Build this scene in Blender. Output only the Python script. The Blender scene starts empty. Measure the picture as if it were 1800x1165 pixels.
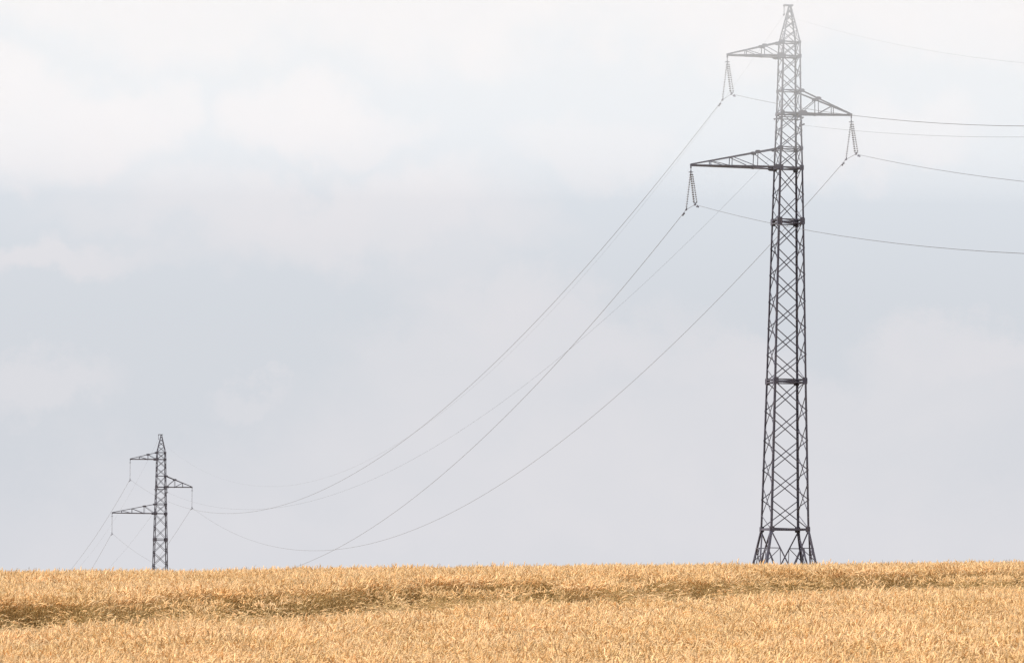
import bpy, math, random
import numpy as np
from mathutils import Vector, Matrix

random.seed(7)
rng = np.random.default_rng(11)
R = math.radians
scene = bpy.context.scene

# ------------------------------------------------------------------ camera
F = 8000.0                      # focal length in photo pixels (1800 wide)
PX, PY = 900.0, 1050.0          # eye level in the photo
ROLL = R(-0.55)
EYE = Vector((0, 0, 1.7))
cam_d = bpy.data.cameras.new("camera")
cam = bpy.data.objects.new("camera", cam_d)
scene.collection.objects.link(cam)
cam.location = EYE
cam.rotation_euler = (R(90), ROLL, 0)
cam_d.sensor_width = 36
cam_d.lens = 36 * F / 1800
cam_d.shift_y = (PY - 582.5) / 1800
cam_d.clip_start = 1
cam_d.clip_end = 20000
scene.camera = cam
c_up = Vector((math.sin(ROLL), 0, math.cos(ROLL)))
c_rt = Vector((math.cos(ROLL), 0, -math.sin(ROLL)))


def ray(px, py):
    return c_rt * ((px - PX) / F) + c_up * ((PY - py) / F) + Vector((0, 1, 0))


def at(px, py, depth):
    return EYE + ray(px, py) * depth


# ------------------------------------------------------------------ sky
SUN_EL, SUN_AZ = R(53), R(-100)          # azimuth measured from +Y towards +X
w = bpy.data.worlds.new("World")
scene.world = w
w.use_nodes = True
nt = w.node_tree
nt.nodes.clear()
N = nt.nodes.new
L = nt.links.new
out = N("ShaderNodeOutputWorld")
bg = N("ShaderNodeBackground")
bg.inputs["Strength"].default_value = 0.0595
L(bg.outputs[0], out.inputs[0])
sky = N("ShaderNodeTexSky")
sky.sky_type = 'NISHITA'
sky.sun_disc = False
sky.sun_elevation = SUN_EL
sky.sun_rotation = SUN_AZ
sky.air_density = 1.2
sky.dust_density = 3.0
sky.ozone_density = 1.0


def mixc(fac, a, b):
    m = N("ShaderNodeMix")
    m.data_type = 'RGBA'
    for k, v in (("Factor", fac),):
        if hasattr(v, "is_linked"):
            L(v, m.inputs[0])
        else:
            m.inputs[0].default_value = v
    for i, v in ((6, a), (7, b)):
        if hasattr(v, "is_linked"):
            L(v, m.inputs[i])
        else:
            m.inputs[i].default_value = (*v, 1)
    return m.outputs[2]


def math_(op, a, b=None, c=None):
    m = N("ShaderNodeMath")
    m.operation = op
    for i, v in enumerate((a, b, c)):
        if v is None:
            continue
        if hasattr(v, "is_linked"):
            L(v, m.inputs[i])
        else:
            m.inputs[i].default_value = v
    return m.outputs[0]


def vmath(op, a, b=None):
    m = N("ShaderNodeVectorMath")
    m.operation = op
    for i, v in enumerate((a, b)):
        if v is None:
            continue
        if hasattr(v, "is_linked"):
            L(v, m.inputs[i])
        else:
            m.inputs[i].default_value = v
    return m.outputs["Value"] if op == 'LENGTH' else m.outputs["Vector"]


tc = N("ShaderNodeTexCoord")
sep = N("ShaderNodeSeparateXYZ")
L(tc.outputs["Generated"], sep.inputs[0])
ay = math_('MAXIMUM', sep.outputs[1], 0.05)
comb = N("ShaderNodeCombineXYZ")
L(math_('DIVIDE', sep.outputs[0], ay), comb.inputs[0])
L(math_('DIVIDE', sep.outputs[2], ay), comb.inputs[1])
nz = N("ShaderNodeTexNoise")
nz.inputs["Scale"].default_value = 26
nz.inputs["Detail"].default_value = 7
nz.inputs["Roughness"].default_value = 0.64
L(comb.outputs[0], nz.inputs["Vector"])
off = vmath('SCALE', vmath('SUBTRACT', nz.outputs["Color"], (0.5, 0.5, 0.5)))
off.node.inputs["Scale"].default_value = 0.050
warp = vmath('ADD', comb.outputs[0], off)
warp = vmath('MULTIPLY', warp, (1, 1, 0))
# the banks of thin cloud, as directions in the sky
CLOUDS = [(900, 1010, 1500, 150, .8), (800, -70, 1900, 150, 1.0), (1500, 20, 500, 90, .5), (110, 205, 220, 95, .95), (265, 160, 85, 75, .8), (520, 185, 150, 80, .95), (640, 225, 130, 60, .7),
          (640, 390, 330, 85, .9), (420, 345, 330, 60, .7), (110, 445, 210, 45, .9), (860, 520, 180, 60, .8), (980, 600, 230, 90, .8),
          (760, 640, 210, 80, .6), (1030, 250, 160, 60, .45), (60, 690, 150, 50, .7), (1270, 650, 140, 55, .8),
          (1690, 630, 180, 60, .9), (1500, 720, 400, 70, .7), (900, 760, 420, 90, .7), (1560, 240, 160, 70, .6),
          (430, 710, 60, 25, .5), (600, 860, 900, 90, .5), (1400, 870, 700, 120, .7)]
mask = None
for cx, cy, rx, ry, s in CLOUDS:
    d = ray(cx, cy)
    q = vmath('SUBTRACT', warp, (d.x, d.z, 0))
    q = vmath('MULTIPLY', q, (F / rx, F / ry, 0))
    ln = vmath('LENGTH', q)
    mr = N("ShaderNodeMapRange")
    mr.interpolation_type = 'SMOOTHSTEP'
    L(ln, mr.inputs[0])
    mr.inputs[1].default_value = 1.25 if cy < 300 else 1.38
    mr.inputs[2].default_value = 0.55 if cy < 300 else 0.40
    mr.inputs[3].default_value = 0
    mr.inputs[4].default_value = s * (.95 if cy < 300 else .85)
    mask = mr.outputs[0] if mask is None else math_('SUBTRACT', math_('ADD', mask, mr.outputs[0]), math_('MULTIPLY', mask, mr.outputs[0]))
nz2 = N("ShaderNodeTexNoise")
nz2.inputs["Scale"].default_value = 60
nz2.inputs["Detail"].default_value = 6
L(comb.outputs[0], nz2.inputs["Vector"])
mask = math_('MULTIPLY', mask, math_('MULTIPLY_ADD', nz2.outputs["Fac"], 0.6, 0.62))
veil = mixc(0.86, sky.outputs[0], (6.18, 6.45, 7.0))
# thin high cloud, whiter away from the horizon
high = N("ShaderNodeMapRange")
high.interpolation_type = 'SMOOTHSTEP'
L(sep.outputs[2], high.inputs[0])
high.inputs[1].default_value = 0.058
high.inputs[2].default_value = 0.150
veil = mixc(high.outputs[0], veil, (7.35, 7.75, 8.2))
cloud = mixc(high.outputs[0], (6.5, 6.40, 6.66), (8.75, 8.4, 8.5))
col = mixc(mask, veil, cloud)
L(col, bg.inputs["Color"])

# ------------------------------------------------------------------ sun
sd = bpy.data.lights.new("sun", 'SUN')
sd.energy = 5.0
sd.angle = R(0.6)
sd.color = (1.0, 0.96, 0.91)
sun = bpy.data.objects.new("sun", sd)
scene.collection.objects.link(sun)
sdir = Vector((math.sin(SUN_AZ) * math.cos(SUN_EL), math.cos(SUN_AZ) * math.cos(SUN_EL), math.sin(SUN_EL)))
sun.rotation_euler = sdir.to_track_quat('Z', 'Y').to_euler()
sun.location = (-60, 120, 200)

vs = scene.view_settings
vs.view_transform = 'Standard'
vs.look = 'None'
vs.exposure = 0.97
vs.gamma = 1
vs.use_curve_mapping = False
scene.cycles.use_denoising = True
scene.cycles.volume_bounces = 2
scene.cycles.transparent_max_bounces = 16


# ------------------------------------------------------------------ helpers
def tag(o, label=None, cat=None, group=None, kind=None):
    for k, v in (("label", label), ("category", cat), ("group", group), ("kind", kind)):
        if v:
            o[k] = v
    return o


def material(name):
    m = bpy.data.materials.new(name)
    m.use_nodes = True
    m.node_tree.nodes.clear()
    return m, m.node_tree


class MB:
    """collects beams, boxes and tubes into one mesh"""

    def __init__(self):
        self.v, self.f = [], []

    def add(self, vs_, fs):
        b = len(self.v)
        self.v += [tuple(p) for p in vs_]
        self.f += [tuple(i + b for i in f) for f in fs]

    def angle(self, a, b, wd, ref, t=None):
        """steel angle section from a to b; ref points to the outer side"""
        a, b = Vector(a), Vector(b)
        t = t or max(0.008, wd * 0.13)
        d = (b - a).normalized()
        n = Vector(ref) - d * d.dot(Vector(ref))
        if n.length < 1e-5:
            n = d.orthogonal()
        n.normalize()
        s = d.cross(n)
        prof = [(0, 0), (wd, 0), (wd, t), (t, t), (t, wd), (0, wd)]
        o = wd * 0.5
        vs_ = [p - n * (y) + s * (x - o) for p in (a, b) for x, y in prof]
        fs = [(i, (i + 1) % 6, 6 + (i + 1) % 6, 6 + i) for i in range(6)]
        fs += [(3, 2, 1, 0), (5, 4, 3, 0), (6, 7, 8, 9), (6, 9, 10, 11)]
        self.add(vs_, fs)

    def corner(self, a, b, wd, dx, dy, t=0.016):
        """leg angle: heel on the line a-b, flanges along dx and dy"""
        a, b, dx, dy = Vector(a), Vector(b), Vector(dx), Vector(dy)
        prof = [(0, 0), (wd, 0), (wd, t), (t, t), (t, wd), (0, wd)]
        vs_ = [p + dx * x + dy * y for p in (a, b) for x, y in prof]
        fs = [(i, (i + 1) % 6, 6 + (i + 1) % 6, 6 + i) for i in range(6)]
        fs += [(3, 2, 1, 0), (5, 4, 3, 0), (6, 7, 8, 9), (6, 9, 10, 11)]
        self.add(vs_, fs)

    def box(self, c, sx, sy, sz, ex=(1, 0, 0), ey=(0, 1, 0), ez=(0, 0, 1)):
        c, ex, ey, ez = Vector(c), Vector(ex).normalized(), Vector(ey).normalized(), Vector(ez).normalized()
        vs_ = [c + ex * (i * sx / 2) + ey * (j * sy / 2) + ez * (k * sz / 2) for i in (-1, 1) for j in (-1, 1) for k in (-1, 1)]
        self.add(vs_, [(0, 1, 3, 2), (4, 6, 7, 5), (0, 4, 5, 1), (2, 3, 7, 6), (0, 2, 6, 4), (1, 5, 7, 3)])

    def plate(self, c, nrm, wd, ht, t=0.02, cut=0.3):
        """gusset: an octagonal plate whose face looks along nrm, upright"""
        c, n = Vector(c), Vector(nrm).normalized()
        up = Vector((0, 0, 1))
        up = (up - n * n.dot(up)).normalized()
        s = up.cross(n)
        o = [(-1, -1 + cut), (-1 + cut, -1), (1 - cut, -1), (1, -1 + cut), (1, 1 - cut), (1 - cut, 1), (-1 + cut, 1), (-1, 1 - cut)]
        vs_ = [c + s * (x * wd / 2) + up * (y * ht / 2) + n * k for k in (-t / 2, t / 2) for x, y in o]
        fs = [tuple(reversed(range(8))), tuple(range(8, 16))] + [(i, (i + 1) % 8, 8 + (i + 1) % 8, 8 + i) for i in range(8)]
        self.add(vs_, fs)

    def tube(self, pts, rad, n=6):
        pts = [Vector(p) for p in pts]
        rr = rad if isinstance(rad, (list, tuple)) else [rad] * len(pts)
        vs_, fs = [], []
        ref = None
        for i, p in enumerate(pts):
            d = (pts[min(i + 1, len(pts) - 1)] - pts[max(i - 1, 0)]).normalized()
            if ref is None:
                ref = d.orthogonal().normalized()
            ref = (ref - d * d.dot(ref)).normalized()
            b = d.cross(ref)
            for k in range(n):
                an = 2 * math.pi * k / n
                vs_.append(p + (ref * math.cos(an) + b * math.sin(an)) * rr[i])
        for i in range(len(pts) - 1):
            for k in range(n):
                fs.append((i * n + k, i * n + (k + 1) % n, (i + 1) * n + (k + 1) % n, (i + 1) * n + k))
        fs.append(tuple(reversed(range(n))))
        fs.append(tuple((len(pts) - 1) * n + k for k in range(n)))
        self.add(vs_, fs)

    def build(self, name, mat, parent=None, smooth=False):
        me = bpy.data.meshes.new(name)
        me.from_pydata(self.v, [], self.f)
        me.materials.append(mat)
        if smooth:
            me.polygons.foreach_set("use_smooth", [True] * len(me.polygons))
        o = bpy.data.objects.new(name, me)
        scene.collection.objects.link(o)
        if parent:
            o.parent = parent
        return o


def empty(name, loc, rz=0.0):
    o = bpy.data.objects.new(name, None)
    scene.collection.objects.link(o)
    o.location = loc
    o.rotation_euler = (0, 0, rz)
    o.empty_display_size = 1
    return o


def copy_tree(o, parent=None):
    c = o.copy()
    scene.collection.objects.link(c)
    if parent:
        c.parent = parent
    for ch in list(o.children):
        copy_tree(ch, c)
    return c


# ------------------------------------------------------------------ materials
def steel(name, base, rust, rough=0.55, metal=0.35):
    m, t = material(name)
    o = t.nodes.new("ShaderNodeOutputMaterial")
    b = t.nodes.new("ShaderNodeBsdfPrincipled")
    n = t.nodes.new("ShaderNodeTexNoise")
    c = t.nodes.new("ShaderNodeTexCoord")
    r = t.nodes.new("ShaderNodeValToRGB")
    n.inputs["Scale"].default_value = 2.2
    n.inputs["Detail"].default_value = 6
    r.color_ramp.elements[0].position = 0.38
    r.color_ramp.elements[0].color = (*base, 1)
    r.color_ramp.elements[1].position = 0.72
    r.color_ramp.elements[1].color = (*rust, 1)
    t.links.new(c.outputs["Object"], n.inputs["Vector"])
    t.links.new(n.outputs["Fac"], r.inputs[0])
    t.links.new(r.outputs[0], b.inputs["Base Color"])
    b.inputs["Roughness"].default_value = rough
    b.inputs["Metallic"].default_value = metal
    t.links.new(b.outputs[0], o.inputs[0])
    return m


M_STEEL = steel("weathered_steel", (0.080, 0.076, 0.106), (0.104, 0.092, 0.110))
M_WIRE = steel("aluminium_wire", (0.16, 0.16, 0.17), (0.12, 0.12, 0.13), 0.5, 0.5)
M_BLACK = steel("black_sheath", (0.05, 0.05, 0.055), (0.06, 0.06, 0.06), 0.6, 0.0)
M_GLASS = steel("insulator_glaze", (0.12, 0.11, 0.125), (0.16, 0.15, 0.16), 0.3, 0.0)

# ------------------------------------------------------------------ ground
GL0, GDIR = np.array([-8.55, 76.0]), np.array([0.695, 0.719])      # the track through the crop
GN = np.array([-0.719, 0.695])


def vnoise(x, y, seed=0):
    """smooth value noise"""
    xi, yi = np.floor(x).astype(np.int64), np.floor(y).astype(np.int64)
    fx, fy = x - xi, y - yi
    fx, fy = fx * fx * (3 - 2 * fx), fy * fy * (3 - 2 * fy)

    def h(i, j):
        k = (i * 374761393 + j * 668265263 + seed * 974634777) & 0x7fffffff
        k = ((k ^ (k >> 13)) * 1274126177) & 0x7fffffff
        return ((k ^ (k >> 16)) & 0xffff) / 65535.0
    return (h(xi, yi) * (1 - fx) + h(xi + 1, yi) * fx) * (1 - fy) + (h(xi, yi + 1) * (1 - fx) + h(xi + 1, yi + 1) * fx) * fy


def sstep(a, b, x):
    t = np.clip((x - a) / (b - a), 0, 1)
    return t * t * (3 - 2 * t)


def gapn(x, y):
    return (x - GL0[0]) * GN[0] + (y - GL0[1]) * GN[1]


TOWER_D, FAR_D = 327.0, 674.0
PROF = [(-4000, -6), (-60, -.6), (0, 0), (40, -0.1), (56, -0.12), (62, 0.03), (86, 0.79), (100, 1.07), (106, 1.18), (112, 1.26), (130, 1.36),
        (250, 2.1), (327, 2.4), (420, 0), (560, -8.5), (674, -15.6), (1020, -27), (1600, -45), (3500, -60), (9000, -120)]


def ground_z(x, y):
    x, y = np.asarray(x, float), np.asarray(y, float)
    px_, pz = np.array(PROF).T
    z = np.zeros_like(y)
    for k in (-3, 0, 3):
        z = z + np.interp(y + k, px_, pz) / 3
    z = z + np.clip(x, -60, 60) * 0.0205
    z = z + 0.32 * sstep(0.3, 3.0, gapn(x, y)) * (1 - sstep(130, 200, y))
    z = z + 0.10 * (vnoise(x / 4, y / 6, 3) - .5)
    return z


def ground_material():
    m, t = material("soil_and_straw")
    o = t.nodes.new("ShaderNodeOutputMaterial")
    b = t.nodes.new("ShaderNodeBsdfPrincipled")
    c = t.nodes.new("ShaderNodeTexCoord")
    n = t.nodes.new("ShaderNodeTexNoise")
    n.inputs["Scale"].default_value = 1.7
    n.inputs["Detail"].default_value = 9
    r = t.nodes.new("ShaderNodeValToRGB")
    e = r.color_ramp.elements
    e[0].position, e[0].color = 0.35, (0.09, 0.06, 0.03, 1)
    e[1].position, e[1].color = 0.65, (0.24, 0.165, 0.08, 1)
    t.links.new(c.outputs["Object"], n.inputs["Vector"])
    t.links.new(n.outputs["Fac"], r.inputs[0])
    t.links.new(r.outputs[0], b.inputs["Base Color"])
    b.inputs["Roughness"].default_value = 0.95
    bp = t.nodes.new("ShaderNodeBump")
    bp.inputs["Strength"].default_value = 0.5
    t.links.new(n.outputs["Fac"], bp.inputs["Height"])
    t.links.new(bp.outputs[0], b.inputs["Normal"])
    t.links.new(b.outputs[0], o.inputs[0])
    return m


xs = np.concatenate([np.array([-6000, -3000, -1500, -800, -400, -200, -120, -80, -60]), np.arange(-45, 45.1, 0.75), np.array([60, 80, 120, 200, 400, 800, 1500, 3000, 6000])])
ys = np.concatenate([np.array([-4000, -1500, -500, -200, -100, -50, -20, 0, 15, 30, 40]), np.arange(46, 135, 0.75), np.arange(140, 400, 12), np.arange(400, 1100, 30), np.array([1300, 1700, 2400, 3500, 5500, 9000])])
gx, gy = np.meshgrid(xs, ys)
gz = ground_z(gx, gy)
me = bpy.data.meshes.new("ground")
nx, ny = len(xs), len(ys)
idx = np.arange(nx * ny).reshape(ny, nx)
quads = np.stack([idx[:-1, :-1], idx[:-1, 1:], idx[1:, 1:], idx[1:, :-1]], -1).reshape(-1, 4)
me.from_pydata(np.stack([gx, gy, gz], -1).reshape(-1, 3).tolist(), [], quads.tolist())
me.polygons.foreach_set("use_smooth", [True] * len(me.polygons))
me.materials.append(ground_material())
ground = bpy.data.objects.new("ground", me)
scene.collection.objects.link(ground)
tag(ground, "brown field soil rising to a low crest under the wheat", "ground", kind="structure")

# ------------------------------------------------------------------ the pylon
S = TOWER_D / F                                       # metres per photo pixel at the pylon
PHI = math.atan2(72.0, FAR_D - TOWER_D)               # line direction, to the left of straight away
axis = at(1386.5, 200, TOWER_D)
base_z = float(ground_z(axis.x, axis.y))
KO = 1.2285


def zpx(y):
    return at(1386.5 - (y - 200) * math.tan(-ROLL), y, TOWER_D).z - base_z


H = {y: zpx(y) for y in (930, 670, 390, 296, 262, 208, 200, 160, 100, 75, 10)}
HALF = [(-0.3, 2.10), (zpx(988), 56.6 * S / KO), (H[930], 43.3 * S / KO), (H[670], 35.9 * S / KO), (H[390], 28.9 * S / KO), (H[296], 26.2 * S / KO),
        (H[200], 22.6 * S / KO), (H[75], 19.9 * S / KO), (H[10] - 0.05, 0.10)]
HALF[0] = (-0.3, HALF[1][1] + (HALF[1][1] - HALF[2][1]) / (HALF[2][0] - HALF[1][0]) * (HALF[1][0] + 0.3))
HZ, HA = [h[0] for h in HALF], [h[1] for h in HALF]


def half(z):
    return float(np.interp(z, HZ, HA))


def leg_pt(sx, sy, z):
    a = half(z)
    return Vector((sx * a, sy * a, z))


pylon = empty("lattice_pylon", (axis.x, axis.y, base_z), PHI)
tag(pylon, "tall near lattice steel pylon whose flared base stands behind the wheat", "pylon", "power line pylons")

LEGW = {0: 0.17}
for sx in (-1, 1):
    for sy in (-1, 1):
        mb = MB()
        for i in range(len(HZ) - 1):
            wd = (0.185, 0.18, 0.155, 0.14, 0.13, 0.12, 0.11, 0.08)[i]
            mb.corner(leg_pt(sx, sy, HZ[i]), leg_pt(sx, sy, HZ[i + 1]), wd, (-sx, 0, 0), (0, -sy, 0))
        mb.build("leg", M_STEEL, pylon)

# panels of the four faces: (z from, z to, number of crosses)
SECT = [(H[930], H[670], 5), (H[670], H[390], 6), (H[390], H[296], 2), (H[296], H[262], 1), (H[262], H[200], 2), (H[200], H[160], 1), (H[160], H[100], 2), (H[100], H[75], 1)]
FACES = [((-1, -1), (1, -1), (0, -1, 0)), ((-1, 1), (1, 1), (0, 1, 0)), ((-1, -1), (-1, 1), (-1, 0, 0)), ((1, -1), (1, 1), (1, 0, 0))]
for fi, (ca, cb, nrm) in enumerate(FACES):
    br = MB()
    nv = Vector(nrm)
    stag = fi >= 2
    for (z0, z1, k) in SECT:
        wd = 0.060 if z0 < H[390] - .1 else 0.052
        p = (z1 - z0) / k
        lv = [z0 + i * p for i in range(k + 1)]
        if stag and k > 1:
            lv = [z0] + [z0 + (i + .5) * p for i in range(k)] + [z1]
        for i in range(len(lv) - 1):
            a0, a1 = leg_pt(*ca, lv[i]), leg_pt(*ca, lv[i + 1])
            b0, b1 = leg_pt(*cb, lv[i]), leg_pt(*cb, lv[i + 1])
            short = (lv[i + 1] - lv[i]) < p * .7
            if not short or i == 0:
                br.angle(a0 - nv * .01, b1 - nv * .01, wd, nv)
            if not short or i > 0:
                br.angle(b0 - nv * .09, a1 - nv * .09, wd, nv)
            for q in (a1, b1):
                if 0 < i + 1 < len(lv) - 1:
                    s = Vector((0, 0, 0)) - Vector((q.x, q.y, 0))
                    side = s - nv * s.dot(nv)
                    side.normalize()
                    br.plate(q + side * .055 - nv * .02, nv, .15, .17, .018)
    br.build("face_lattice", M_STEEL, pylon)

# peak bracing
pk = MB()
pz = [H[75] + (H[10] - H[75]) * q for q in (0, .34, .58, .76, .9)]
for ca, cb, nrm in FACES:
    for i in range(len(pz) - 1):
        a0, a1, b0, b1 = leg_pt(*ca, pz[i]), leg_pt(*ca, pz[i + 1]), leg_pt(*cb, pz[i]), leg_pt(*cb, pz[i + 1])
        pk.angle(a0, b1, 0.045, nrm)
        pk.angle(b0 - Vector(nrm) * .05, a1 - Vector(nrm) * .05, 0.045, nrm)
pk.build("peak_lattice", M_STEEL, pylon)
tp = MB()
tp.box((-0.12, 0, H[10]), 0.68, 0.34, 0.10)
tp.box((-0.43, 0, H[10] - 0.10), 0.05, 0.16, 0.12)
tp.build("top_plate", M_STEEL, pylon)
gwc = MB()
gwc.tube([(-0.43, 0, H[10] - .1), (-0.43, 0, H[10] - .62)], 0.02, 6)
gwc.box((-0.43, 0, H[10] - .68), .07, .34, .11)
gwc.tube([(-0.36, 0, H[10] - .05), (-0.40, -.1, H[10] - .4), (-0.43, -.16, H[10] - .66)], 0.012, 5)
gwc.build("shield_wire_clamp", M_STEEL, pylon)


def belt(z, wd, double=0.0, gus=(.42, .42), inner=False):
    mb = MB()
    for dz in ([0] if not double else [-double / 2, double / 2]):
        for ca, cb, nrm in FACES:
            mb.angle(leg_pt(*ca, z + dz), leg_pt(*cb, z + dz), wd, nrm)
        mb.angle(leg_pt(-1, -1, z + dz), leg_pt(1, 1, z + dz), wd * .7, (0, 0, -1))
    o = mb.build("belt_frame", M_STEEL, pylon)
    for sx in (-1, 1):
        for sy in (-1, 1):
            c = leg_pt(sx, sy, z)
            for d, nv in ((Vector((-sx * gus[0] * .36, sy * .012, 0)), (0, sy, 0)), (Vector((sx * .012, -sy * gus[0] * .36, 0)), (sx, 0, 0))):
                g_ = MB()
                g_.plate(c + d, nv, *gus, .02)
                g_.build("gusset_plate", M_STEEL, o)


belt(H[930], 0.15, 0, (.34, .42))
belt(H[670], 0.085, 0.20, (.36, .50))
belt(H[390], 0.085, 0.24, (.36, .54))
belt(H[296], 0.12, 0, (.32, .40))
belt(H[262], 0.06, 0.18, (.26, .30))
belt(H[200], 0.12, 0, (.30, .28))
belt(H[160], 0.08, 0, (.20, .22))
belt(H[100], 0.12, 0, (.28, .28))
belt(H[75], 0.09, 0, (.20, .18))

# bracket for the fibre cable
bk = MB()
zb = H[208]
for sy in (-1, 1):
    bk.angle((-half(zb) - .16, sy * (half(zb) + .02), zb), (half(zb) + .16, sy * (half(zb) + .02), zb), .08, (0, sy, 0))
for sx in (-1, 1):
    bk.angle((sx * (half(zb) + .1), -half(zb), zb - .03), (sx * (half(zb) + .1), half(zb), zb - .03), .07, (0, 0, 1))
FIB = Vector((half(zb) + .22, 0, zb - .46))
bk.tube([(half(zb) + .1, 0, zb), (FIB.x, 0, zb - .12), FIB], .02, 5)
bk.box(FIB, .09, .5, .10)
bk.box(FIB + Vector((.0, -.55, .0)), .07, .14, .13)
bk.box(FIB + Vector((.0, .55, .0)), .07, .14, .13)
bk.build("cable_bracket", M_STEEL, pylon)

# flared base
zt = H[930]
for ca, cb, nrm in FACES:
    mb = MB()
    nv = Vector(nrm)
    zg = 0.0
    A1, B1, A0, B0 = leg_pt(*ca, zt), leg_pt(*cb, zt), leg_pt(*ca, zg), leg_pt(*cb, zg)
    ma, mbb = A0.lerp(B0, .62), A0.lerp(B0, .38)
    mb.angle(A1, ma, .10, nv)
    mb.angle(B1 - nv * .1, mbb - nv * .1, .10, nv)
    for (T, G, D) in ((A1, A0, ma), (B1, B0, mbb)):
        f = (zt - zpx(963)) / zt
        p, q = T.lerp(G, f), T.lerp(D, f)
        mb.angle(p, q, .06, nv)
        mb.angle(q, T.lerp(G, min(1, f * 1.75)), .055, nv)
        mb.angle(q, G.lerp(D, .5), .055, nv)
        mb.angle(G.lerp(D, .5), p, .055, nv)
    mb.angle(A0, B0, .08, nv)
    mb.build("base_lattice", M_STEEL, pylon)
    
conc = steel("footing_concrete", (0.30, 0.29, 0.27), (0.22, 0.21, 0.19), 0.9, 0)
for sx in (-1, 1):
    for sy in (-1, 1):
        ft = MB()
        c = leg_pt(sx, sy, -0.1)
        ft.box((c.x - sx * .08, c.y - sy * .08, -0.12), .6, .6, .44)
        ft.build("footing", conc, pylon)


def crossarm(sx, tip_x, tip_z, zlow, zhigh, stations, big, diag_up_to_tower=True):
    """a tapering three sided arm; stations = fractions from tip to root for the posts"""
    web = MB()
    root = MB()
    tip = Vector((sx * tip_x, 0, tip_z))
    root.box(tip + Vector((-sx * .10, 0, .02)), .34, .17, .16)
    root.box(tip + Vector((sx * .02, 0, -.12)), .10, .05, .18)
    root = root.build("crossarm", M_STEEL, pylon)

    def one(name, fn, *a_):
        mb = MB()
        getattr(mb, fn)(*a_)
        mb.build(name, M_STEEL, root)

    rl = [leg_pt(sx, s, zlow) for s in (-1, 1)]
    ru = [leg_pt(sx, s, zhigh) for s in (-1, 1)]
    tl = [tip + Vector((0, s * .07, -0.02)) for s in (-1, 1)]
    tu = [tip + Vector((0, s * .05, .07)) for s in (-1, 1)]
    st = [0] + list(stations) + [1]
    for k in (0, 1):
        n = Vector((0, (-1, 1)[k], 0))
        one("lower_chord", "angle", tl[k], rl[k], .115, n + Vector((0, 0, -.4)))
        one("upper_chord", "angle", tu[k], ru[k], .095, n)
        pl = [tl[k].lerp(rl[k], s) for s in st]
        pu = [tu[k].lerp(ru[k], s) for s in st]
        for i in range(1, len(st) - 1):
            web.angle(pl[i], pu[i], .05, n)
            web.angle(pu[i], pl[i + 1], .055, n)
        i = big
        one("gusset_plate", "plate", pu[i] + n * .012, n, .42, .24, .02, .45)
        one("gusset_plate", "plate", pl[i] + n * .012, n, .28, .14, .02, .45)
        one("gusset_plate", "plate", rl[k] + Vector((sx * .16, 0, .02)) + n * .03, n, .50, .34, .02, .5)
        one("gusset_plate", "plate", ru[k] + Vector((sx * .06, 0, -.02)) + n * .03, n, .34, .26, .02, .5)
    for i in range(len(stations) + 1):
        a, b = tl[0].lerp(rl[0], st[i + 1]), tl[1].lerp(rl[1], st[i + 1])
        c = tl[i % 2].lerp(rl[i % 2], st[i])
        if i < len(stations):
            web.angle(a, b, .045, (0, 0, -1))
            a2, b2 = tu[0].lerp(ru[0], stations[i]), tu[1].lerp(ru[1], stations[i])
            web.angle(a2, b2, .04, (0, 0, 1))
        web.angle(c, b if i % 2 == 0 else a, .045, (0, 0, -1))
    web.build("arm_lattice", M_STEEL, root)
    return tip + Vector((sx * .02, 0, -.2))


def arm_geo(px_tip, py_tip, sx):
    """tip in local coordinates, from the tip's direction (arm runs square to the line)"""
    ax = Vector((math.cos(PHI), math.sin(PHI), 0))
    d = ray(px_tip, py_tip)
    # EYE + d*t = axis + ax*u (in plan)
    det = d.x * (-ax.y) + ax.x * d.y
    rx_, ry_ = axis.x - EYE.x, axis.y - EYE.y
    t = (rx_ * (-ax.y) + ax.x * ry_) / det
    p = EYE + d * t
    u = (p - axis).dot(ax)
    return abs(u), p.z - base_z


tx, tz = arm_geo(1279, 97, -1)
hang_top = crossarm(-1, tx, tz, H[100], H[75], (.34, .67), 2)
tx, tz = arm_geo(1496, 202.5, 1)
hang_mid = crossarm(1, tx, tz, H[200], H[160], (.36, .66), 2)
tx, tz = arm_geo(1215, 290.5, -1)
hang_low = crossarm(-1, tx, tz, H[296], H[262], (.22, .46, .75), 3)

# ------------------------------------------------------------------ far pylon
far_top = at(283.6, 763, FAR_D)
far_base = Vector((far_top.x, far_top.y, far_top.z - H[10] - .05))
far = copy_tree(pylon)
far.location = far_base
tag(far, "small distant lattice pylon with its feet hidden below the crest", "pylon", "power line pylons")

# ------------------------------------------------------------------ insulators
HALF_SPREAD, DROP = 1.3, 2.78


def insulator_discs(a, b, pitch=.175, big=.085):
    mb = MB()
    a, b = Vector(a), Vector(b)
    n = int((b - a).length / pitch)
    pts, rad = [], []
    for i in range(n):
        for f, r in ((.0, .018), (.42, .022), (.48, big), (.55, big * .93), (.58, .02)):
            pts.append(a.lerp(b, (i + f) / n))
            rad.append(r)
    pts.append(b)
    rad.append(.018)
    mb.tube(pts, rad, 9)
    return mb


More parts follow.
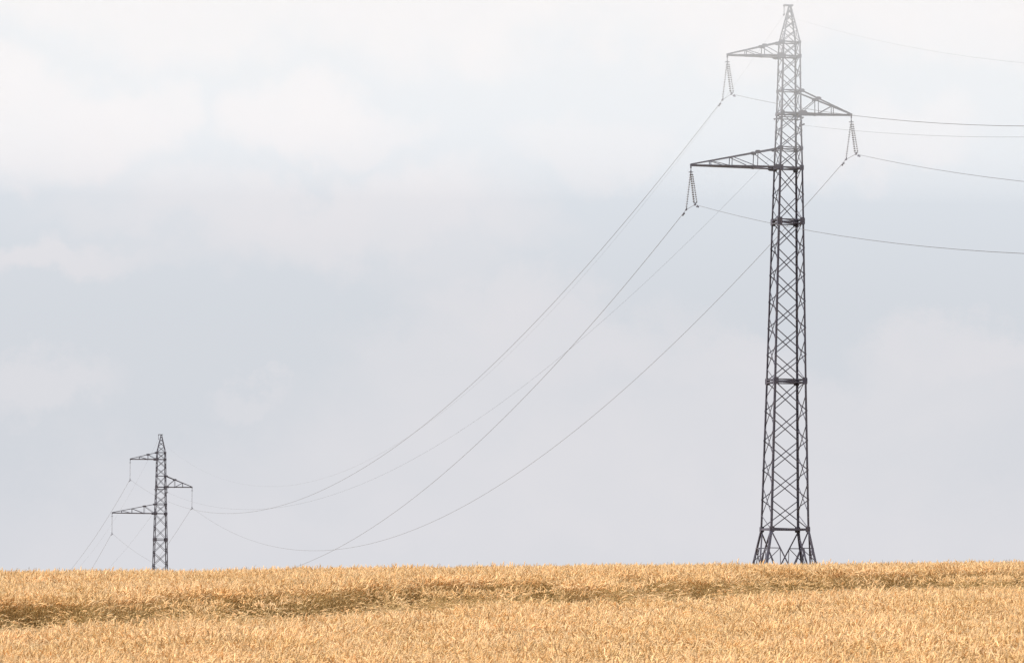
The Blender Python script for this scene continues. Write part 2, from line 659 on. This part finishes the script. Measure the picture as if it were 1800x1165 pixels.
def insulator_set(base, rz, hang, label, single=False):
    root = empty("suspension_insulator", base + Matrix.Rotation(rz, 4, 'Z') @ hang, rz)
    tag(root, label, "insulator", "suspension insulators under the crossarms")
    mb = MB()
    mb.tube([(0, 0, .06), (0, 0, -.22)], .028, 6)
    mb.box((0, 0, -.30), .30, .30, .03)
    mb.box((0, 0, -.24), .06, .16, .12)
    mb.build("hanger", M_STEEL, root)
    feet = []
    if single:
        foot = Vector((0, 0, -DROP))
        insulator_discs((0, 0, -.30), (0, 0, foot.z + .14), .175, .08).build("insulator_string", M_GLASS, root, True)
        c = MB()
        c.box(foot, .08, .4, .12)
        c.box(foot + Vector((0, 0, .09)), .05, .08, .14)
        c.build("wire_clamp", M_STEEL, root)
        return root.location, [foot, foot]
    for sgn, xs_, dz in ((1, (0.0,), -.10), (-1, (-.06, .15), 0.05)):
        foot = Vector((0, sgn * HALF_SPREAD, -DROP + dz))
        for x in xs_:
            insulator_discs((x * .6, sgn * .12, -.42), (x, foot.y - sgn * .06, foot.z + .16), .175, .088 if x <= 0 else .065).build("insulator_string", M_GLASS, root, True)
        c = MB()
        c.tube([(0, sgn * .08, -.30), (0, sgn * .13, -.44)], .02, 5)
        c.box(foot + Vector((.03, -sgn * .03, .12)), .26 if sgn < 0 else .08, .05, .05)
        c.box(foot, .07, .34, .11)
        c.box(foot + Vector((.02, 0, .06)), .05, .06, .14)
        c.build("wire_clamp", M_STEEL, root)
        feet.append(foot)
    return root.location, feet


SETS = {}
for tn, (b, lab) in {"near": (Vector((axis.x, axis.y, base_z)), "near pylon"), "far": (far_base, "distant pylon")}.items():
    for an, hang, desc in (("top", hang_top, "highest arm"), ("mid", hang_mid, "middle arm"), ("low", hang_low, "lowest and longest arm")):
        far_ = tn == "far"
        loc, feet = insulator_set(b, PHI, hang, ("single insulator string" if far_ else "forked insulator strings") + " hanging from the %s of the %s" % (desc, lab), far_)
        M = Matrix.Rotation(PHI, 4, 'Z')
        SETS[tn, an] = [loc + M @ f for f in feet]        # far side foot, near side foot

# ------------------------------------------------------------------ wires
STEP = Vector((far_base.x - axis.x, far_base.y - axis.y, 0))


def span(p, q, sag, n=56):
    return [p.lerp(q, i / n) - Vector((0, 0, 4 * sag * (i / n) * (1 - i / n))) for i in range(n + 1)]


def damper(mb_, p, q, dist):
    """dumb-bell vibration damper clamped under the wire, dist metres from p towards q"""
    d = (q - p).normalized()
    c = p + d * dist
    dn = Vector((0, 0, -1))
    mb_.box(c + dn * .04, .05, .06, .12, d, d.cross(dn), dn)
    k = c + dn * .10
    mb_.tube([k - d * .2, k + d * .2], .012, 5)
    for s in (-1, 1):
        mb_.tube([k + d * s * .10, k + d * s * .13, k + d * s * .26, k + d * s * .28], [.03, .055, .055, .03], 7)


def wire(name, mat, rad, near_pts, far_pts, s_near, s_mid, s_far, drop_near, drop_far, label, cat, group, dampers=True):
    nf, nn = near_pts            # far side foot, near side foot at the near pylon
    ff, fn = far_pts
    p0 = nn - STEP + Vector((0, 0, drop_near))
    p9 = ff + STEP + Vector((0, 0, drop_far))
    a = span(p0, nn, s_near)
    b = span(nf, fn, s_mid, 90)
    c = span(ff, p9, s_far)
    pts = a + b[1 if (nf - nn).length < .1 else 0:] + c[1 if (ff - fn).length < .1 else 0:]
    mb_ = MB()
    mb_.tube(pts, rad, 6)
    o = mb_.build(name, mat)
    tag(o, label, cat, group)
    if dampers:
        for p, q in ((nn, a[-4]), (nf, b[3]), (fn, b[-4]), (ff, c[3])):
            d = MB()
            damper(d, p, q, .78)
            d.build("vibration_damper", M_STEEL, o)
    return o


CG = "conductors of the power line"
wire("conductor_cable", M_WIRE, .0155, SETS["near", "top"], SETS["far", "top"], 14.6, 14.8, 14, 0, -14,
     "power conductor slung from the highest arms of both pylons", "power cable", CG)
wire("conductor_cable", M_WIRE, .0155, SETS["near", "mid"], SETS["far", "mid"], 13.75, 15.4, 14.5, 0, -14,
     "power conductor slung from the middle arms of both pylons", "power cable", CG)
wire("conductor_cable", M_WIRE, .0155, SETS["near", "low"], SETS["far", "low"], 13.3, 15.2, 15, 0, -14,
     "power conductor slung from the lowest arms, dipping behind the wheat", "power cable", CG)
Mr = Matrix.Rotation(PHI, 4, 'Z')
nb = Vector((axis.x, axis.y, base_z))
g = Vector((-.43, 0, H[10] - .70))
wire("shield_wire", M_WIRE, .0048, [nb + Mr @ g] * 2, [far_base + Mr @ g] * 2, 18.4, 17.9, 17, 0, -14,
     "thin shield wire strung between the peaks of both pylons", "power cable", None, False)
wire("fibre_cable", M_BLACK, .007, [nb + Mr @ FIB] * 2, [far_base + Mr @ FIB] * 2, 11.8, 11.7, 12, 0, -14,
     "thin black cable clamped to brackets on the bodies of both pylons", "cable", None, False)


# ------------------------------------------------------------------ wheat
def wheat_material():
    m, t = material("ripe_wheat")
    nn, ll = t.nodes.new, t.links.new
    o = nn("ShaderNodeOutputMaterial")
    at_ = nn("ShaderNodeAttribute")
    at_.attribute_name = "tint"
    oi = nn("ShaderNodeObjectInfo")
    hs = nn("ShaderNodeHueSaturation")
    mr = nn("ShaderNodeMapRange")
    ll(oi.outputs["Random"], mr.inputs[0])
    mr.inputs[3].default_value, mr.inputs[4].default_value = 0.84, 1.08
    geo = nn("ShaderNodeNewGeometry")
    pn = nn("ShaderNodeTexNoise")                    # riper and greener patches of the crop
    pn.inputs["Scale"].default_value = 0.55
    pn.inputs["Detail"].default_value = 4
    ll(geo.outputs["Position"], pn.inputs["Vector"])
    pm = nn("ShaderNodeMapRange")
    ll(pn.outputs["Fac"], pm.inputs[0])
    pm.inputs[1].default_value, pm.inputs[2].default_value = 0.3, 0.7
    pm.inputs[3].default_value, pm.inputs[4].default_value = 0.92, 1.12
    pmul = nn("ShaderNodeMath")
    pmul.operation = 'MULTIPLY'
    ll(mr.outputs[0], pmul.inputs[0])
    ll(pm.outputs[0], pmul.inputs[1])
    ll(pmul.outputs[0], hs.inputs["Value"])
    ph = nn("ShaderNodeMapRange")
    ll(pn.outputs["Fac"], ph.inputs[0])
    ph.inputs[1].default_value, ph.inputs[2].default_value = 0.3, 0.7
    ph.inputs[3].default_value, ph.inputs[4].default_value = 1.12, 0.98
    ll(ph.outputs[0], hs.inputs["Saturation"])
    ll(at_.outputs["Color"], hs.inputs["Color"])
    b = nn("ShaderNodeBsdfPrincipled")
    b.inputs["Roughness"].default_value = 0.6
    b.inputs["Specular IOR Level"].default_value = 0.3
    ll(hs.outputs[0], b.inputs["Base Color"])
    tr = nn("ShaderNodeBsdfTranslucent")
    ll(hs.outputs[0], tr.inputs["Color"])
    mx = nn("ShaderNodeMixShader")
    mx.inputs[0].default_value = 0.16
    ll(b.outputs[0], mx.inputs[1])
    ll(tr.outputs[0], mx.inputs[2])
    ll(mx.outputs[0], o.inputs[0])
    return m


M_WHEAT = wheat_material()


def wheat_plant(mb_, cols, x, y, hgt, rnd, lodged=0.0, weed=False):
    az = rnd.uniform(0, 2 * math.pi)
    if rnd.random() < .55:
        az = rnd.gauss(0.3, .7)                      # most ears lean with the wind
    out = Vector((math.cos(az), math.sin(az), 0))
    lean = abs(rnd.gauss(.10, .07)) + lodged * rnd.uniform(.5, 1.1)
    nod = rnd.choice((rnd.uniform(.1, .6), rnd.uniform(.5, 1.4), rnd.uniform(1.2, 2.4)))
    p = Vector((x, y, 0))
    ang = lean * .4
    pts = [p.copy()]
    nseg = 5
    for i in range(nseg):
        ang += lean * .3 + (nod * .12 if i >= nseg - 2 else 0)
        p = p + (Vector((0, 0, 1)) * math.cos(ang) + out * math.sin(ang)) * (hgt / nseg)
        pts.append(p.copy())
    n0 = len(mb_.f)
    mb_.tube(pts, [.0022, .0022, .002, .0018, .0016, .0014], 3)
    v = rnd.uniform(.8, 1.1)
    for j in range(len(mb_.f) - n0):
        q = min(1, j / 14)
        cols.append(((.17 + .38 * q) * v, (.115 + .255 * q) * v, (.045 + .105 * q) * v))  # browner stem feet, with the shade between stalks painted in too
    n0 = len(mb_.f)
    # ear: overlapping rows of grain, bending over
    L_ = rnd.uniform(.095, .135)
    seg = 8
    ep, er = [p.copy()], [.003]
    for i in range(seg):
        ang += nod * .62 / seg
        p = p + (Vector((0, 0, 1)) * math.cos(ang) + out * math.sin(ang)) * (L_ / seg)
        ep.append(p.copy())
        er.append((.0128 if i % 2 == 0 else .0090) * (1 if i < seg - 2 else .6))
    er[-1] = .0015
    mb_.tube(ep, er, 5)
    v = rnd.uniform(.74, 1.12)
    rd = rnd.uniform(-.03, .03)
    ec = ((.94 + rd) * v, (.64) * v, (.335 - rd * .5) * v)
    cols += [ec] * (len(mb_.f) - n0)
    # awns
    n0 = len(mb_.f)
    for k in range(9):
        i = rnd.randint(2, seg)
        d = (ep[i] - ep[i - 1]).normalized()
        s = Vector((rnd.uniform(-1, 1), rnd.uniform(-1, 1), rnd.uniform(-1, 1))) * .4
        e = ep[i] + (d + s).normalized() * rnd.uniform(.04, .085)
        q = d.orthogonal().normalized() * .0016
        mb_.add([ep[i] - q, ep[i] + q, e], [(0, 1, 2)])
    cols += [(.86 * v, .66 * v, .41 * v)] * (len(mb_.f) - n0)
    # dry leaves, curling down
    n0 = len(mb_.f)
    for k in range(rnd.choice((1, 2, 2))):
        i = rnd.randint(2, nseg)
        q0 = pts[i]
        a2 = rnd.uniform(0, 2 * math.pi)
        o2 = Vector((math.cos(a2), math.sin(a2), 0))
        sd_ = Vector((-o2.y, o2.x, 0))
        th = rnd.uniform(.2, .8)
        wl = rnd.uniform(.004, .008)
        ll_ = rnd.uniform(.10, .2)
        c = q0.copy()
        prev = None
        vs_, fs = [], []
        for j in range(5):
            wj = wl * (1 - (j / 4) ** 2 * .9)
            tw = sd_ * math.cos(j * .5) + Vector((0, 0, 1)) * math.sin(j * .5)
            vs_ += [c - tw * wj, c + tw * wj]
            c = c + (Vector((0, 0, 1)) * math.cos(th) + o2 * math.sin(th)) * (ll_ / 4)
            th += rnd.uniform(.35, .7)
            if j:
                fs.append((2 * j - 2, 2 * j - 1, 2 * j + 1, 2 * j))
        mb_.add(vs_, fs)
    v = rnd.uniform(.8, 1.1)
    cols += [(.74 * v, .52 * v, .26 * v)] * (len(mb_.f) - n0)


protos = bpy.data.collections.new("wheat_tufts")      # sources for the scatter, not linked to the scene


def tuft(i, n, rad, lodged, hmean, hsd):
    rnd = random.Random(100 + i)
    mb_, cols = MB(), []
    for k in range(n):
        a, r = rnd.uniform(0, 6.283), rad * math.sqrt(rnd.random())
        wheat_plant(mb_, cols, r * math.cos(a), r * math.sin(a), max(.25, rnd.gauss(hmean, hsd)), rnd, lodged)
    link_tuft(i, mb_, cols)


def link_tuft(i, mb_, cols):
    me_ = bpy.data.meshes.new("tuft")
    me_.from_pydata(mb_.v, [], mb_.f)
    me_.materials.append(M_WHEAT)
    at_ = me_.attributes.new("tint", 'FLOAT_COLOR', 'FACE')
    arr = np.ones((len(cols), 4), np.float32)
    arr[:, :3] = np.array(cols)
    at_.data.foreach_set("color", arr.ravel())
    o = bpy.data.objects.new("tuft_%02d" % i, me_)
    protos.objects.link(o)


NU, NLD, NWD = 18, 8, 3
for i in range(NU):
    tuft(i, 14, .19, 0.0, .70, .045)
for i in range(NU, NU + NLD):
    tuft(i, 12, .20, .75, .60, .10)

for i in range(NU + NLD, NU + NLD + NWD):              # lone dry weed stalks that overtop the wheat
    rnd = random.Random(500 + i)
    mb_, cols = MB(), []
    hh = rnd.uniform(.86, .98)
    pts = [Vector((.03 * q * q * rnd.uniform(.3, 1), 0, hh * q)) for q in (0, .3, .6, .8, 1)]
    mb_.tube(pts, [.0035, .003, .0028, .0024, .002], 4)
    for k in range(5):
        c = pts[-1].lerp(pts[-2], rnd.random())
        mb_.box(c + Vector((rnd.uniform(-.02, .02), rnd.uniform(-.02, .02), 0)), .008, .008, .016, Vector((1, rnd.random(), .3)), Vector((-.3, 1, 0)), Vector((0, .2, 1)))
    link_tuft(i, mb_, [(.16, .115, .06)] * len(mb_.f))

# where the tufts stand
X0, X1, Y0, Y1 = -30, 30, 50, 150
dens = 17
pos = []
n = int((X1 - X0) * (Y1 - Y0) * dens)
x = rng.uniform(X0, X1, n)
y = rng.uniform(Y0, Y1, n)
keep = (np.abs(x) < 0.1125 * y + 7) & (rng.random(n) < np.where(y > 118, .6, 1))
x, y = x[keep], y[keep]
gn = gapn(x, y)
along = (x - GL0[0]) * GDIR[0] + (y - GL0[1]) * GDIR[1]
edge = 0.35 * (vnoise(along / .8, gn * 0, 5) - .5)
wid = .9 + 4.8 * vnoise(along / 2.1 + 3, along * 0, 8) ** 1.3
ragged = vnoise(along / 2.3, gn / 1.2, 21)
in_gap = (gn > edge) & (gn < wid + edge)
sparse = in_gap & (rng.random(len(x)) < .70)
# trodden, leaning crop along the far side of the track
patch = vnoise(x / 5 + 7, y / 3, 61)
lean_zone = (gn > 0) & (gn < 9) & (ragged * .5 + patch * .5 > .40 + gn * .016)
holes = (vnoise(x / .9, y / 2.2, 31) > .74) & (rng.random(len(x)) < .6)
sparse |= lean_zone & (rng.random(len(x)) < .55)
ok = ~sparse & ~holes
wid_ = (wid + edge)[ok]
x, y, gn, in_gap, lean_zone = x[ok], y[ok], gn[ok], in_gap[ok], lean_zone[ok]
z = ground_z(x, y)
m = len(x)
hn = .94 + .11 * vnoise(x / .8, y / 1.4, 41) + .11 * vnoise(x / 2.6, y / 4, 42) - .055
scl = hn * rng.normal(1, .022, m)
scl = np.where(in_gap, scl * rng.uniform(.30, .72, m), np.where(lean_zone, scl * .78, scl))
which = rng.integers(0, NU, m)
lod = in_gap | ((gn > 0) & (gn < wid_ + 1.1) & (rng.random(m) < .7)) | (lean_zone & (rng.random(m) < .75))
which = np.where(lod, NU + rng.integers(0, NLD, m), which)
weedy = (rng.random(m) < .004) & (y > 99)
which = np.where(weedy, NU + NLD + rng.integers(0, NWD, m), which)
scl = np.where(weedy, np.maximum(scl, 1.0), scl)
tilt = rng.normal(0, .05, (m, 2)) + np.stack([.10 * (vnoise(x / 2, y / 3, 51) - .5), .10 * (vnoise(x / 2, y / 3, 52) - .5)], 1)
rotz = rng.normal(0, .9, m)
rotz = np.where(lod, rng.uniform(0, 6.283, m), rotz)

me = bpy.data.meshes.new("wheat_crop")
me.from_pydata(np.stack([x, y, z], 1).tolist(), [], [])
a = me.attributes.new("tuft_rot", 'FLOAT_VECTOR', 'POINT')
a.data.foreach_set("vector", np.stack([tilt[:, 0], tilt[:, 1], rotz], 1).astype(np.float32).ravel())
a = me.attributes.new("tuft_scale", 'FLOAT', 'POINT')
a.data.foreach_set("value", scl.astype(np.float32))
a = me.attributes.new("tuft_index", 'INT', 'POINT')
a.data.foreach_set("value", which.astype(np.int32))
crop = bpy.data.objects.new("wheat_crop", me)
scene.collection.objects.link(crop)
tag(crop, "ripe golden wheat filling the foreground up to the crest", "wheat", kind="stuff")
me.materials.append(M_WHEAT)
gt = bpy.data.node_groups.new("wheat_scatter", 'GeometryNodeTree')
gt.interface.new_socket("Geometry", in_out='INPUT', socket_type='NodeSocketGeometry')
gt.interface.new_socket("Geometry", in_out='OUTPUT', socket_type='NodeSocketGeometry')
gi, go = gt.nodes.new("NodeGroupInput"), gt.nodes.new("NodeGroupOutput")
iop = gt.nodes.new("GeometryNodeInstanceOnPoints")
ci = gt.nodes.new("GeometryNodeCollectionInfo")
ci.inputs["Collection"].default_value = protos
ci.inputs["Separate Children"].default_value = True
ci.inputs["Reset Children"].default_value = True
iop.inputs["Pick Instance"].default_value = True


def named(nm, tp):
    q = gt.nodes.new("GeometryNodeInputNamedAttribute")
    q.data_type = tp
    q.inputs["Name"].default_value = nm
    return q.outputs["Attribute"]


e2r = gt.nodes.new("FunctionNodeEulerToRotation")
gl = gt.links.new
gl(named("tuft_rot", 'FLOAT_VECTOR'), e2r.inputs[0])
gl(e2r.outputs[0], iop.inputs["Rotation"])
gl(named("tuft_scale", 'FLOAT'), iop.inputs["Scale"])
gl(named("tuft_index", 'INT'), iop.inputs["Instance Index"])
gl(gi.outputs[0], iop.inputs["Points"])
gl(ci.outputs[0], iop.inputs["Instance"])
gl(iop.outputs[0], go.inputs[0])
md = crop.modifiers.new("scatter", 'NODES')
md.node_group = gt
print("TUFTS", m)

# ------------------------------------------------------------------ mist bank, added to fade the pylon top
m_, t_ = material("fade_mist")
o_ = t_.nodes.new("ShaderNodeOutputMaterial")
pv = t_.nodes.new("ShaderNodeVolumePrincipled")
pv.inputs["Color"].default_value = (0.78, 0.815, 0.86, 1)
pv.inputs["Density"].default_value = 0.0082
pv.inputs["Anisotropy"].default_value = 0.0
t_.links.new(pv.outputs[0], o_.inputs["Volume"])
cl = MB()
mb0 = base_z + 29.5
prof = [(-100, mb0), (350, mb0), (331, mb0 + 14), (255, mb0 + 70), (-100, mb0 + 70)]  # section shaped so pylon and sky pale gradually upwards
cl.add([(x_, y_, z_) for x_ in (-450, 450) for y_, z_ in prof],
       [(4, 3, 2, 1, 0), (5, 6, 7, 8, 9)] + [(i, (i + 1) % 5, 5 + (i + 1) % 5, 5 + i) for i in range(5)])
lc = cl.build("added_mist_bank", m_)
tag(lc, "pale mist bank added to fade the top of the near pylon", "mist", kind="stuff")
